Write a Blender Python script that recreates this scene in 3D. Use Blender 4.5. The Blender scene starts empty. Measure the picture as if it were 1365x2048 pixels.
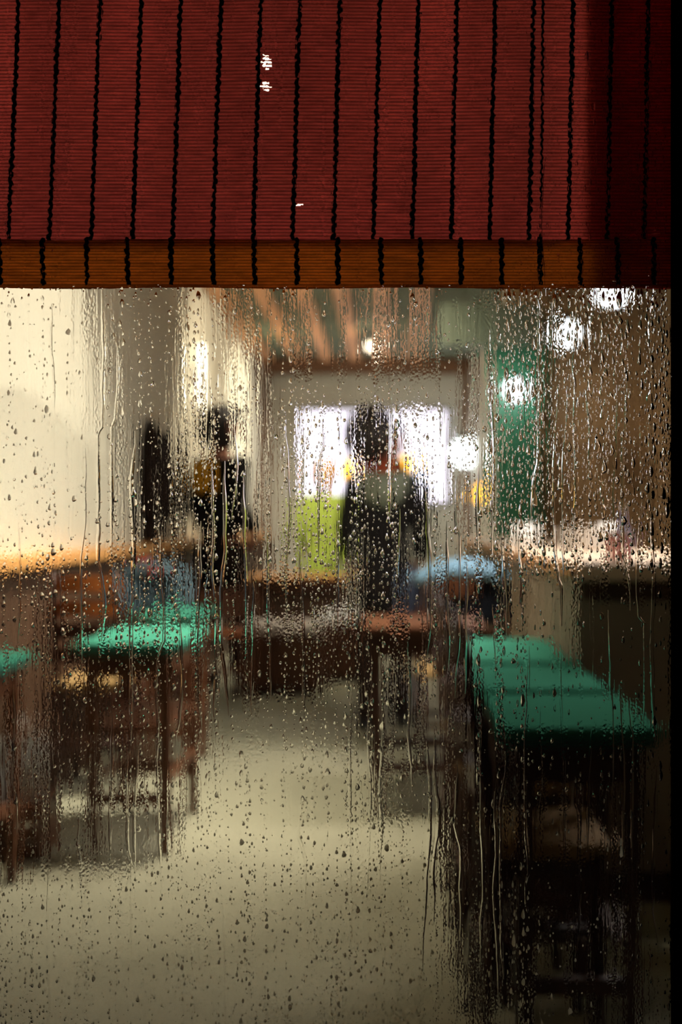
import bpy, bmesh, math, random
import numpy as np
from mathutils import Vector, Matrix

# ------------------------------------------------------------------ camera, world, light, exposure
scene = bpy.context.scene
COL = scene.collection
random.seed(7)
H = 1.10                                   # lens height; the photographer crouches outside the window
cam_d = bpy.data.cameras.new('camera')
cam = bpy.data.objects.new('camera', cam_d)
COL.objects.link(cam)
cam.location = (0, 0, H)
cam.rotation_euler = (math.pi / 2, 0, 0)
cam_d.sensor_fit = 'VERTICAL'
cam_d.sensor_height = 36.0
cam_d.lens = 36.0 * 2400.0 / 2048.0
cam_d.shift_x = -97.5 / 2048.0
cam_d.shift_y = 18.0 / 2048.0
cam_d.clip_start = 0.05
cam_d.dof.use_dof = True
cam_d.dof.focus_distance = 0.805
cam_d.dof.aperture_fstop = 5.0
scene.camera = cam

world = bpy.data.worlds.new('night')
scene.world = world
world.use_nodes = True
world.node_tree.nodes['Background'].inputs[0].default_value = (0.012, 0.016, 0.024, 1)
world.node_tree.nodes['Background'].inputs[1].default_value = 0.15

scene.view_settings.view_transform = 'Standard'
scene.view_settings.look = 'None'
scene.view_settings.gamma = 1.0
scene.view_settings.use_curve_mapping = False
scene.view_settings.exposure = 0.0
scene.cycles.max_bounces = 8
scene.cycles.transmission_bounces = 7
scene.cycles.diffuse_bounces = 2
scene.cycles.glossy_bounces = 2
scene.cycles.transparent_max_bounces = 8
scene.cycles.caustics_refractive = False
scene.cycles.caustics_reflective = False
scene.cycles.sample_clamp_indirect = 4.0
scene.cycles.use_denoising = True
scene.cycles.use_adaptive_sampling = True
scene.cycles.adaptive_threshold = 0.10
scene.cycles.adaptive_min_samples = 14

def area_light(name, loc, target, size, power, col, spread=180, size_y=None):
    d = bpy.data.lights.new(name, 'AREA')
    d.energy = power
    d.color = col
    d.size = size
    if size_y:
        d.shape = 'RECTANGLE'
        d.size_y = size_y
    d.spread = math.radians(spread)
    o = bpy.data.objects.new(name, d)
    COL.objects.link(o)
    o.location = loc
    o.rotation_euler = (Vector(target) - Vector(loc)).to_track_quat('-Z', 'Y').to_euler()
    return o

WARM = (1.0, 0.83, 0.58)
CREAM = (1.0, 0.90, 0.70)
# recessed ceiling downlights of the dining room, and one added fill
area_light('downlight_wall', (-0.25, 4.75, 2.82), (-1.40, 4.80, 1.12), 0.30, 31, (1.0, 0.94, 0.79), 84)
area_light('downlight_far', (-0.95, 11.2, 2.82), (-1.40, 11.3, 1.0), 0.30, 50, (1.0, 0.92, 0.74), 140)
area_light('downlight_aisle', (-0.45, 4.3, 2.82), (-0.45, 4.3, 0.0), 0.25, 11, CREAM, 70)
area_light('added_fill_back', (-0.35, 8.1, 2.84), (-0.5, 10.2, 1.0), 0.30, 70, (1.0, 0.88, 0.68), 150)  # unseen fill added to light the lime coat from the front
# unseen light added to brighten the counter while the partition shades the tables
area_light('added_counter_fill', (1.40, 4.6, 1.95), (0.85, 4.6, 0.95), 0.12, 60, (1.0, 0.90, 0.80), 150, 2.4)

# ------------------------------------------------------------------ materials
def nt(name):
    m = bpy.data.materials.new(name)
    m.use_nodes = True
    t = m.node_tree
    t.nodes.clear()
    out = t.nodes.new('ShaderNodeOutputMaterial')
    return m, t, out

def mat(name, col, rough=0.6, var=0.18, scale=(8, 8, 8), spec=0.35, bump=0.0, metal=0.0, col2=None, detail=5.0):
    """procedural: object-space noise breaks up the colour, optional fine relief"""
    m, t, out = nt(name)
    N, L = t.nodes, t.links
    p = N.new('ShaderNodeBsdfPrincipled')
    tc = N.new('ShaderNodeTexCoord')
    mp = N.new('ShaderNodeMapping')
    mp.inputs['Scale'].default_value = scale
    no = N.new('ShaderNodeTexNoise')
    no.inputs['Scale'].default_value = 1.0
    no.inputs['Detail'].default_value = detail
    no.inputs['Roughness'].default_value = 0.6
    L.new(tc.outputs['Object'], mp.inputs['Vector'])
    L.new(mp.outputs['Vector'], no.inputs['Vector'])
    cr = N.new('ShaderNodeValToRGB')
    a = col2 or tuple(c * (1 - var) for c in col)
    b = col if col2 else tuple(min(1, c * (1 + var)) for c in col)
    cr.color_ramp.elements[0].color = (*a, 1)
    cr.color_ramp.elements[0].position = 0.3
    cr.color_ramp.elements[1].color = (*b, 1)
    cr.color_ramp.elements[1].position = 0.7
    L.new(no.outputs['Fac'], cr.inputs['Fac'])
    L.new(cr.outputs['Color'], p.inputs['Base Color'])
    p.inputs['Roughness'].default_value = rough
    p.inputs['Specular IOR Level'].default_value = spec
    p.inputs['Metallic'].default_value = metal
    if bump:
        bp = N.new('ShaderNodeBump')
        bp.inputs['Strength'].default_value = bump
        bp.inputs['Distance'].default_value = 0.01
        L.new(no.outputs['Fac'], bp.inputs['Height'])
        L.new(bp.outputs['Normal'], p.inputs['Normal'])
    L.new(p.outputs['BSDF'], out.inputs['Surface'])
    return m

def emit(name, col, strength):
    m, t, out = nt(name)
    e = t.nodes.new('ShaderNodeEmission')
    e.inputs['Color'].default_value = (*col, 1)
    e.inputs['Strength'].default_value = strength
    t.links.new(e.outputs[0], out.inputs['Surface'])
    return m

M = {}
M['plaster'] = mat('plaster_cream', (0.74, 0.70, 0.55), 0.85, 0.06, (1.5, 1.5, 1.5), 0.2, 0.15)
M['plaster_grey'] = mat('plaster_grey', (0.50, 0.48, 0.41), 0.85, 0.08, (1.5, 1.5, 1.5), 0.2, 0.15)
M['plaster_tan'] = mat('plaster_tan', (0.40, 0.245, 0.12), 0.85, 0.12, (2, 2, 2), 0.2, 0.15)
M['floor'] = mat('floor_concrete', (0.29, 0.28, 0.195), 0.65, 0.14, (1.2, 1.2, 1.2), 0.12, 0.05)
M['ceiling'] = mat('ceiling_green', (0.17, 0.20, 0.14), 0.85, 0.15, (2, 2, 2), 0.2)
M['beam'] = mat('beam_wood', (0.80, 0.40, 0.19), 0.6, 0.25, (14, 1.0, 14), 0.3, 0.2)
M['header'] = mat('header_wood', (0.16, 0.075, 0.035), 0.6, 0.3, (1, 14, 14), 0.3, 0.2)
M['rail'] = mat('rail_wood', (0.68, 0.33, 0.10), 0.45, 0.2, (20, 1.2, 20), 0.4, 0.1)
M['wainscot'] = mat('wainscot_wood', (0.060, 0.030, 0.015), 0.6, 0.35, (12, 12, 1.2), 0.3, 0.2)
M['darkwood'] = mat('dark_chair_wood', (0.062, 0.021, 0.010), 0.42, 0.35, (10, 10, 2), 0.4, 0.1)
M['chairwood'] = mat('red_brown_wood', (0.115, 0.042, 0.017), 0.42, 0.3, (10, 10, 2), 0.4, 0.1)
M['orangewood'] = mat('orange_wood', (0.42, 0.12, 0.025), 0.45, 0.25, (10, 10, 2), 0.4, 0.1)
M['cane'] = mat('woven_cane', (0.42, 0.27, 0.11), 0.7, 0.25, (60, 60, 60), 0.2, 0.4)
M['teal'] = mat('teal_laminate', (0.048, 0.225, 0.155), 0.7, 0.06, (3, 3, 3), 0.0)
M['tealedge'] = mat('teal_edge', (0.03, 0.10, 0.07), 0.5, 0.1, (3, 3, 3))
M['panel'] = mat('partition_panel', (0.27, 0.225, 0.165), 0.7, 0.12, (2, 2, 2), 0.25)
M['captop'] = mat('pale_counter_wood', (0.80, 0.62, 0.46), 0.4, 0.08, (8, 2, 8), 0.45)
M['green'] = mat('green_paint', (0.018, 0.115, 0.055), 0.5, 0.2, (4, 4, 1), 0.4)
M['greygreen'] = mat('grey_green_paint', (0.13, 0.155, 0.105), 0.6, 0.12, (4, 4, 4), 0.3)
M['frame'] = mat('window_frame_paint', (0.006, 0.004, 0.003), 0.9, 0.3, (8, 8, 2), 0.0, 0.1)
M['outer'] = mat('outer_wall', (0.05, 0.04, 0.035), 0.8, 0.3, (6, 6, 6), 0.2, 0.3)
M['black'] = mat('black_cloth', (0.012, 0.010, 0.009), 0.85, 0.3, (12, 12, 12), 0.15, 0.2)
M['blacktrouser'] = mat('brown_black_cloth', (0.022, 0.012, 0.008), 0.85, 0.3, (12, 12, 12), 0.15, 0.2)
M['hood'] = mat('grey_green_fleece', (0.20, 0.225, 0.165), 0.95, 0.2, (20, 20, 20), 0.1, 0.3)
M['lime'] = mat('lime_cloth', (0.44, 0.58, 0.10), 0.85, 0.12, (8, 8, 8), 0.15, 0.2)
M['skin'] = mat('skin', (0.46, 0.19, 0.115), 0.55, 0.08, (8, 8, 8), 0.35)
M['hair_dark'] = mat('dark_hair', (0.018, 0.012, 0.010), 0.5, 0.4, (60, 60, 8), 0.4, 0.4)
M['hair_amber'] = mat('amber_hair', (0.60, 0.30, 0.04), 0.5, 0.3, (60, 60, 8), 0.4, 0.4)
M['rust'] = mat('rust_knit', (0.26, 0.055, 0.025), 0.9, 0.25, (40, 40, 40), 0.1, 0.4)
M['yellow'] = mat('yellow_canvas', (0.70, 0.33, 0.015), 0.7, 0.15, (12, 12, 12), 0.2)
M['shoe'] = mat('shoe_leather', (0.02, 0.016, 0.014), 0.4, 0.3, (12, 12, 12), 0.4)
M['eye'] = mat('eye_white', (0.7, 0.7, 0.68), 0.2, 0.02)
M['lip'] = mat('lip', (0.35, 0.10, 0.08), 0.5, 0.1)
M['navy'] = mat('navy_padding', (0.022, 0.030, 0.050), 0.55, 0.3, (12, 12, 12), 0.35, 0.2)
M['navy_lit'] = mat('navy_lit_top', (0.26, 0.48, 0.68), 0.45, 0.12, (12, 12, 12), 0.4, 0.2)  # navy jacket's lit top edge, its highlight put into the colour
M['greyblue'] = mat('grey_blue_cloth', (0.13, 0.21, 0.25), 0.8, 0.2, (14, 14, 14), 0.2, 0.2)
M['red'] = mat('red_cloth', (0.55, 0.07, 0.04), 0.8, 0.2, (14, 14, 14), 0.2, 0.2)
M['whitecloth'] = mat('white_cloth', (0.78, 0.71, 0.64), 0.8, 0.06, (8, 8, 8), 0.2, 0.2)
M['whitepaper'] = mat('white_paper', (0.80, 0.81, 0.80), 0.7, 0.05, (8, 8, 8), 0.2, 0.1)
M['plate'] = mat('white_china', (0.85, 0.84, 0.82), 0.2, 0.03, (8, 8, 8), 0.5)
M['pink'] = mat('pink_card', (0.80, 0.36, 0.34), 0.6, 0.08, (8, 8, 8), 0.3)
M['lavender'] = mat('lavender_glaze', (0.34, 0.34, 0.62), 0.25, 0.1, (8, 8, 8), 0.5)
M['bluecard'] = mat('blue_card', (0.03, 0.19, 0.42), 0.6, 0.1, (8, 8, 8), 0.3)
M['metal'] = mat('black_metal', (0.015, 0.015, 0.017), 0.35, 0.2, (8, 8, 8), 0.5, 0, 0.6)
M['brass'] = mat('brass', (0.6, 0.38, 0.12), 0.3, 0.1, (8, 8, 8), 0.5, 0, 1.0)
M['amber'] = mat('amber_glass', (0.55, 0.24, 0.02), 0.15, 0.1, (8, 8, 8), 0.5)
M['cord'] = mat('blind_cord', (0.016, 0.006, 0.004), 0.9, 0.3, (900, 900, 900), 0.1)
M['bulb'] = emit('bulb_white', (0.90, 0.97, 1.0), 22)
M['bulb_warm'] = emit('bulb_warm', (1.0, 0.82, 0.58), 32)
M['bulb_far'] = emit('bulb_far', (0.92, 1.0, 0.98), 17)
M['sconce'] = emit('sconce_glow', (1.0, 0.90, 0.70), 6)
M['amber_glow'] = emit('amber_glow', (1.0, 0.50, 0.05), 2.6)
M['panel_glow'] = emit('lightbox_glow', (0.93, 0.86, 0.97), 1.7)

# the woven blind: thin reed rows that let some light through
def blind_mat(name, c_reflect, c_trans, gap):
    m, t, out = nt(name)
    N, L = t.nodes, t.links
    tc = N.new('ShaderNodeTexCoord')
    mp = N.new('ShaderNodeMapping')
    mp.inputs['Scale'].default_value = (55, 55, 420)
    no = N.new('ShaderNodeTexNoise')
    no.inputs['Scale'].default_value = 1
    no.inputs['Detail'].default_value = 6
    no.inputs['Roughness'].default_value = 0.7
    L.new(tc.outputs['Object'], mp.inputs['Vector'])
    L.new(mp.outputs['Vector'], no.inputs['Vector'])
    mp2 = N.new('ShaderNodeMapping')
    mp2.inputs['Scale'].default_value = (14, 14, 6)
    no2 = N.new('ShaderNodeTexNoise')
    no2.inputs['Scale'].default_value = 1
    no2.inputs['Detail'].default_value = 3
    L.new(tc.outputs['Object'], mp2.inputs['Vector'])
    L.new(mp2.outputs['Vector'], no2.inputs['Vector'])
    # reed rows: the shade in the groove between reeds is put into the colour
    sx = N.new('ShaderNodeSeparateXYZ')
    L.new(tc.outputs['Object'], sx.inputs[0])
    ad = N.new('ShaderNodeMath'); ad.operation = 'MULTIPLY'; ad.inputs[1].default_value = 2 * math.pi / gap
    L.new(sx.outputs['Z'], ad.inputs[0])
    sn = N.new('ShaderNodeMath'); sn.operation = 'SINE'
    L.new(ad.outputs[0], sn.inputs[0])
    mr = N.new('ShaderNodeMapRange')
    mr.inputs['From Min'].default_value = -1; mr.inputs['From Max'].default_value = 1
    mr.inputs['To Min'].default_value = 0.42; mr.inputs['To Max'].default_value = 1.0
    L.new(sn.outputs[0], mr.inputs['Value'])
    m1 = N.new('ShaderNodeMapRange')
    m1.inputs['From Min'].default_value = 0.25; m1.inputs['From Max'].default_value = 0.75
    m1.inputs['To Min'].default_value = 0.45; m1.inputs['To Max'].default_value = 1.3
    L.new(no.outputs['Fac'], m1.inputs['Value'])
    m2 = N.new('ShaderNodeMapRange')
    m2.inputs['From Min'].default_value = 0.3; m2.inputs['From Max'].default_value = 0.7
    m2.inputs['To Min'].default_value = 0.75; m2.inputs['To Max'].default_value = 1.15
    L.new(no2.outputs['Fac'], m2.inputs['Value'])
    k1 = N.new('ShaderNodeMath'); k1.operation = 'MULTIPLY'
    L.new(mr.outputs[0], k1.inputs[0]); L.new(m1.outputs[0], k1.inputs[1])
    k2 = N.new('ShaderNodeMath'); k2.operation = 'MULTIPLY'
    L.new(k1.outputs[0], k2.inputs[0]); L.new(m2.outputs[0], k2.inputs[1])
    def scaled(c):
        v = N.new('ShaderNodeVectorMath'); v.operation = 'SCALE'
        v.inputs[0].default_value = c
        L.new(k2.outputs[0], v.inputs['Scale'])
        return v.outputs[0]
    df = N.new('ShaderNodeBsdfDiffuse'); tr = N.new('ShaderNodeBsdfTranslucent')
    L.new(scaled(c_reflect), df.inputs['Color'])
    L.new(scaled(c_trans), tr.inputs['Color'])
    a = N.new('ShaderNodeAddShader')
    L.new(df.outputs[0], a.inputs[0]); L.new(tr.outputs[0], a.inputs[1])
    L.new(a.outputs[0], out.inputs['Surface'])
    return m
REED = 0.00240
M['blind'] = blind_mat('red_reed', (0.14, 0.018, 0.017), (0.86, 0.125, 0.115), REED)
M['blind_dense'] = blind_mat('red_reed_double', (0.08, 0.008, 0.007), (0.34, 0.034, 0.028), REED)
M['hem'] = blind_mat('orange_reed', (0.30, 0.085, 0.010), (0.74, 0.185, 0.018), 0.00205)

# wet pane: clear where water ran, slightly misted between
def pane_mat():
    m, t, out = nt('wet_glass')
    N, L = t.nodes, t.links
    g = N.new('ShaderNodeBsdfGlass')
    g.inputs['IOR'].default_value = 1.45
    tc = N.new('ShaderNodeTexCoord')
    mp = N.new('ShaderNodeMapping'); mp.inputs['Scale'].default_value = (60, 60, 6)
    n1 = N.new('ShaderNodeTexNoise'); n1.inputs['Scale'].default_value = 1; n1.inputs['Detail'].default_value = 4
    n1.inputs['Distortion'].default_value = 0.4
    L.new(tc.outputs['Object'], mp.inputs['Vector']); L.new(mp.outputs['Vector'], n1.inputs['Vector'])
    r = N.new('ShaderNodeMapRange')
    r.inputs['From Min'].default_value = 0.35; r.inputs['From Max'].default_value = 0.65
    r.inputs['To Min'].default_value = 0.003; r.inputs['To Max'].default_value = 0.018
    L.new(n1.outputs['Fac'], r.inputs['Value'])
    L.new(r.outputs[0], g.inputs['Roughness'])
    # running film + fine condensation beads
    vo = N.new('ShaderNodeTexVoronoi'); vo.inputs['Scale'].default_value = 1; vo.feature = 'F1'
    mp2 = N.new('ShaderNodeMapping'); mp2.inputs['Scale'].default_value = (620, 620, 430)
    L.new(tc.outputs['Object'], mp2.inputs['Vector']); L.new(mp2.outputs['Vector'], vo.inputs['Vector'])
    mp3 = N.new('ShaderNodeMapping'); mp3.inputs['Scale'].default_value = (170, 170, 11)
    n3 = N.new('ShaderNodeTexNoise'); n3.inputs['Scale'].default_value = 1; n3.inputs['Detail'].default_value = 3
    L.new(tc.outputs['Object'], mp3.inputs['Vector']); L.new(mp3.outputs['Vector'], n3.inputs['Vector'])
    inv = N.new('ShaderNodeMath'); inv.operation = 'MULTIPLY'
    L.new(vo.outputs['Distance'], inv.inputs[0])
    r3 = N.new('ShaderNodeMapRange')
    r3.inputs['From Min'].default_value = 0.50; r3.inputs['From Max'].default_value = 0.70
    r3.inputs['To Min'].default_value = 0.0; r3.inputs['To Max'].default_value = -0.00007
    L.new(n3.outputs['Fac'], r3.inputs['Value'])
    L.new(r3.outputs[0], inv.inputs[1])
    film = N.new('ShaderNodeMath'); film.operation = 'MULTIPLY'; film.inputs[1].default_value = 0.000020
    L.new(n3.outputs['Fac'], film.inputs[0])
    su = N.new('ShaderNodeMath'); su.operation = 'ADD'
    L.new(inv.outputs[0], su.inputs[0]); L.new(film.outputs[0], su.inputs[1])
    b = N.new('ShaderNodeBump'); b.inputs['Strength'].default_value = 1.0; b.inputs['Distance'].default_value = 1.0
    L.new(su.outputs[0], b.inputs['Height'])
    L.new(b.outputs['Normal'], g.inputs['Normal'])
    L.new(g.outputs[0], out.inputs['Surface'])
    return m
M['pane'] = pane_mat()
m, t, out = nt('water')
g = t.nodes.new('ShaderNodeBsdfGlass'); g.inputs['IOR'].default_value = 1.33; g.inputs['Roughness'].default_value = 0.0
no = t.nodes.new('ShaderNodeTexNoise'); no.inputs['Scale'].default_value = 380; no.inputs['Detail'].default_value = 2
bp = t.nodes.new('ShaderNodeBump'); bp.inputs['Strength'].default_value = 0.12; bp.inputs['Distance'].default_value = 0.0006
tc = t.nodes.new('ShaderNodeTexCoord')
t.links.new(tc.outputs['Object'], no.inputs['Vector']); t.links.new(no.outputs['Fac'], bp.inputs['Height'])
t.links.new(bp.outputs['Normal'], g.inputs['Normal'])
t.links.new(g.outputs[0], out.inputs['Surface'])
M['water'] = m

# ------------------------------------------------------------------ mesh helpers
def box(bm, x0, x1, y0, y1, z0, z1, bev=0.0):
    vs = [bm.verts.new((x, y, z)) for x in (x0, x1) for y in (y0, y1) for z in (z0, z1)]
    idx = [(0, 1, 3, 2), (4, 6, 7, 5), (0, 4, 5, 1), (2, 3, 7, 6), (0, 2, 6, 4), (1, 5, 7, 3)]
    fs = [bm.faces.new([vs[i] for i in f]) for f in idx]
    if bev:
        es = {e for f in fs for e in f.edges}
        bmesh.ops.bevel(bm, geom=list(es), offset=bev, segments=2, affect='EDGES', profile=0.6)

def tube(bm, pts, rad, n=10, cap=True, ry=None):
    """swept round section through points; rad a number or one radius per point"""
    pts = [Vector(p) for p in pts]
    rads = rad if isinstance(rad, (list, tuple)) else [rad] * len(pts)
    rings = []
    for i, p in enumerate(pts):
        a = pts[max(i - 1, 0)]; b = pts[min(i + 1, len(pts) - 1)]
        d = (b - a).normalized()
        up = Vector((0, 1, 0)) if abs(d.y) < 0.9 else Vector((1, 0, 0))
        s = d.cross(up).normalized(); u = s.cross(d)
        k = ry if ry else 1.0
        rings.append([bm.verts.new(p + s * math.cos(2 * math.pi * j / n) * rads[i] + u * math.sin(2 * math.pi * j / n) * rads[i] * k) for j in range(n)])
    for a, b in zip(rings, rings[1:]):
        for j in range(n):
            bm.faces.new((a[j], a[(j + 1) % n], b[(j + 1) % n], b[j]))
    if cap:
        bm.faces.new(rings[0][::-1]); bm.faces.new(rings[-1])

def lathe(bm, prof, n=20, c=(0, 0, 0)):
    """profile of (radius, height) turned round the upright axis"""
    rings = []
    for r, z in prof:
        if r < 1e-6:
            rings.append([bm.verts.new((c[0], c[1], c[2] + z))])
        else:
            rings.append([bm.verts.new((c[0] + r * math.cos(2 * math.pi * j / n), c[1] + r * math.sin(2 * math.pi * j / n), c[2] + z)) for j in range(n)])
    for a, b in zip(rings, rings[1:]):
        for j in range(n):
            q = [a[j % len(a)], a[(j + 1) % len(a)], b[(j + 1) % len(b)], b[j % len(b)]]
            q = list(dict.fromkeys(q))
            if len(q) > 2:
                bm.faces.new(q)

def ellipsoid(bm, c, r, nu=16, nv=10, warp=None):
    mtx = Matrix.Translation(c) @ Matrix.Diagonal((*r, 1))
    res = bmesh.ops.create_uvsphere(bm, u_segments=nu, v_segments=nv, radius=1.0)
    for v in res['verts']:
        if warp:
            v.co = warp(v.co.copy())
        v.co = mtx @ v.co

def obj(name, bm, m, parent=None, smooth=False, keep=False):
    if not keep:
        bmesh.ops.recalc_face_normals(bm, faces=bm.faces[:])
    me = bpy.data.meshes.new(name)
    bm.to_mesh(me); bm.free()
    me.materials.append(M[m] if isinstance(m, str) else m)
    if smooth:
        for p in me.polygons:
            p.use_smooth = True
    o = bpy.data.objects.new(name, me)
    COL.objects.link(o)
    if parent:
        o.parent = parent
    return o

def bobj(name, m, parent, *b, bev=0.0):
    bm = bmesh.new(); box(bm, *b, bev=bev)
    return obj(name, bm, m, parent)

def tag(o, label, cat, group=None):
    o['label'] = label; o['category'] = cat
    if group: o['group'] = group
    return o

def thing(name, label, cat, loc=(0, 0, 0), rz=0.0, group=None):
    o = bpy.data.objects.new(name, None)
    COL.objects.link(o)
    o.location = loc; o.rotation_euler = (0, 0, rz)
    return tag(o, label, cat, group)

def struct(o, label=None):
    o['kind'] = 'structure'
    if label: o['label'] = label
    return o

def dup(root, loc, rz, label, group=None):
    def cp(o, par):
        c = o.copy(); COL.objects.link(c); c.parent = par
        for ch in o.children: cp(ch, c)
        return c
    r = cp(root, None)
    r.location = loc; r.rotation_euler = (0, 0, rz); r['label'] = label
    if group: r['group'] = group
    return r

# ------------------------------------------------------------------ the room
XL, XR, YB, ZC = -1.40, 2.0, 13.2, 2.87
struct(bobj('floor', 'floor', None, XL - 0.1, XR + 0.1, 0.80, YB + 0.1, -0.1, 0.0), 'khaki grey concrete floor with a sheen')
wl = struct(bobj('wall_left', 'plaster', None, XL - 0.1, XL, 0.80, YB + 0.1, 0, ZC), 'brightly lit cream plaster wall')
struct(bobj('wall_back', 'plaster_grey', None, XL, 0.87, YB, YB + 0.1, 0, ZC), 'grey plaster wall at the far end of the room')
struct(bobj('wall_bar', 'plaster_tan', None, 0.87, XR, 9.0, 9.1, 0, ZC), 'tan brown wall behind the bar')
struct(bobj('wall_passage', 'plaster_grey', None, 0.87, 0.97, 9.1, YB, 0, ZC), 'grey side wall of the far passage')
struct(bobj('wall_right', 'plaster_tan', None, XR, XR + 0.1, 0.80, 9.1, 0, ZC), 'tan brown side wall of the bar')
# front wall with the window opening
bm = bmesh.new()
WX0, WX1, WZ0, WZ1 = -0.80, 0.222, 0.62, 1.86
box(bm, XL - 0.1, WX0, 0.76, 0.92, 0, ZC); box(bm, WX1, XR + 0.1, 0.76, 0.92, 0, ZC)
box(bm, WX0, WX1, 0.76, 0.92, 0, WZ0); box(bm, WX0, WX1, 0.76, 0.92, WZ1, ZC)
struct(obj('wall_front', bm, 'outer'), 'dark street side wall round the window')
ceil = struct(bobj('ceiling', 'ceiling', None, XL - 0.1, XR + 0.1, 0.80, YB + 0.1, ZC, ZC + 0.1), 'grey green ceiling between timber beams')
for i, bx in enumerate((-1.31, -0.99, -0.68, -0.37, -0.06, 0.25)):
    bobj('beam', 'beam', ceil, bx - 0.06, bx + 0.06, 0.95, 13.0, ZC - 0.045, ZC + 0.002, bev=0.008)
bobj('header_beam', 'header', ceil, XL, 0.87, 12.96, 13.12, ZC - 0.17, ZC + 0.002, bev=0.01)
# wainscot boards and rail on the cream wall
w = struct(bobj('wainscot', 'wainscot', None, XL, XL + 0.020, 0.95, YB, 0.0, 0.925), 'dark brown wainscot below the orange rail')
yb = 1.0
brd = None
while yb < 13.1:
    if brd is None:
        brd = bobj('board', 'wainscot', w, XL + 0.018, XL + 0.032, yb, yb + 0.155, 0.09, 0.92, bev=0.004)
        y_first = yb
    else:
        c = brd.copy(); COL.objects.link(c); c.parent = w; c.location.y = yb - y_first
    yb += 0.165
w2 = bobj('baseboard_left', 'wainscot', None, XL + 0.032, XL + 0.045, 0.95, YB, 0.0, 0.09)
struct(w2, 'dark brown baseboard')
struct(bobj('trim_1', 'rail', None, XL, XL + 0.085, 0.95, YB, 0.922, 0.975, bev=0.008), 'orange wooden rail along the cream wall')
struct(bobj('trim_2', 'header', None, XL + 0.0, XL + 0.085, YB - 0.09, YB, 0.0, ZC - 0.17), 'dark corner post at the far end')
struct(bobj('trim_3', 'header', None, 0.79, 0.87, YB - 0.08, YB, 0.0, ZC - 0.17), 'dark post beside the far passage')

# green painted post and soffit in front of the bar wall
gp = thing('green_post', 'dark green painted timber post with grey green soffit box beside the bar', 'post', (0.95, 8.9, 0))
bobj('post', 'green', gp, -0.165, 0.165, -0.05, 0.05, 0.0, 2.30, bev=0.01)
bobj('soffit', 'greygreen', gp, -0.58, 0.165, -0.16, 0.05, 2.38, 2.68, bev=0.01)
bobj('capital', 'green', gp, -0.20, 0.20, -0.08, 0.06, 2.29, 2.40, bev=0.01)

# ------------------------------------------------------------------ half-height bar partition with wooden cap
pt = thing('bar_partition', 'half height bar partition with brown panels and a pale wooden counter top', 'counter', (0.53, 3.44, 0))
LEN = 5.3
for k in range(8):
    bobj('side_panel', 'panel', pt, 0.012, 0.030, 0.02 + k * LEN / 8, LEN / 8 - 0.006 + k * LEN / 8, 0.09, 0.925, bev=0.004)
bobj('end_panel', 'panel', pt, 0.03, 0.55, 0.010, 0.028, 0.09, 0.875, bev=0.004)
bobj('core', 'wainscot', pt, 0.028, 0.242, 0.026, LEN, 0.0, 0.925)
bobj('added_return_core', 'wainscot', pt, 0.242, 1.46, 0.026, 0.26, 0.0, 0.925)  # return added to keep the counter light off the floor in front
bobj('end_panel', 'panel', pt, 0.556, 1.46, 0.010, 0.028, 0.09, 0.875, bev=0.004)  # front of the added light-blocking return
bobj('added_return_top', 'captop', pt, 0.50, 1.465, -0.004, 0.40, 0.928, 0.980, bev=0.006)
bobj('kick_board', 'wainscot', pt, 0.020, 0.244, 0.016, LEN, 0.0, 0.088)
bobj('kick_board', 'wainscot', pt, 0.244, 1.46, 0.016, 0.03, 0.0, 0.088)  # foot of the added return
bobj('counter_edge', 'rail', pt, -0.012, 0.004, 0.0, LEN, 0.938, 0.976, bev=0.004)
bobj('counter_top', 'captop', pt, 0.004, 0.50, -0.004, LEN, 0.928, 0.980, bev=0.006)
bobj('painted_overhang_shadow', 'wainscot', pt, 0.03, 1.46, 0.004, 0.024, 0.875, 0.928)  # dark strip painting in the shadow below the counter overhang

# ------------------------------------------------------------------ pendant lamps
def pendant(name, label, x, y, z, r, glow, group, power=None, cone=False):
    t = thing(name, label, 'lamp', (x, y, z), 0, group)
    bm = bmesh.new()
    lathe(bm, [(0, -r)] + [(r * math.cos(a), r * math.sin(a)) for a in [math.radians(q) for q in (-70, -50, -25, 0, 25, 45, 62)]], 18)
    obj('globe', bm, glow, t, True)
    bm = bmesh.new()
    lathe(bm, [(r * 0.52, r * 0.86), (r * 0.52, r * 1.02), (r * 0.40, r * 1.25), (r * 0.18, r * 1.45), (0, r * 1.5)], 16)
    obj('lamp_cap', bm, 'metal', t, True)
    bm = bmesh.new(); tube(bm, [(0, 0, r * 1.4), (0, 0, ZC - 0.02 - z)], 0.004, 8)
    obj('cord', bm, 'metal', t)
    bm = bmesh.new(); lathe(bm, [(0, ZC - z - 0.03), (0.045, ZC - z - 0.03), (0.05, ZC - z), (0, ZC - z)], 16)
    obj('ceiling_rose', bm, 'metal', t)
    return t
G = 'white globe pendants over the bar counter'
pendant('pendant_lamp', 'white globe pendant over the bar, nearest the window and half behind the blind', 0.90, 4.07, 2.08, 0.052, 'bulb', G)
pendant('pendant_lamp', 'white globe pendant over the bar, topmost of those below the blind', 0.90, 4.86, 2.025, 0.060, 'bulb', G)
pendant('pendant_lamp', 'white globe pendant over the bar with black cap, middle of the row', 0.90, 6.08, 2.050, 0.068, 'bulb', G)
pendant('pendant_lamp', 'white globe pendant hanging in front of the green post', 0.90, 8.60, 2.040, 0.085, 'bulb', G)
pendant('pendant_lamp', 'large white globe pendant at the far end, lowest of the row', 0.78, 12.30, 1.80, 0.15, 'bulb_far', G)
G = 'small warm pendants glinting through the red blind'
pendant('pendant_lamp', 'small warm pendant glinting through the blind, brightest upper glint', -0.268, 2.60, 2.09, 0.060, 'bulb_warm', G)
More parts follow.
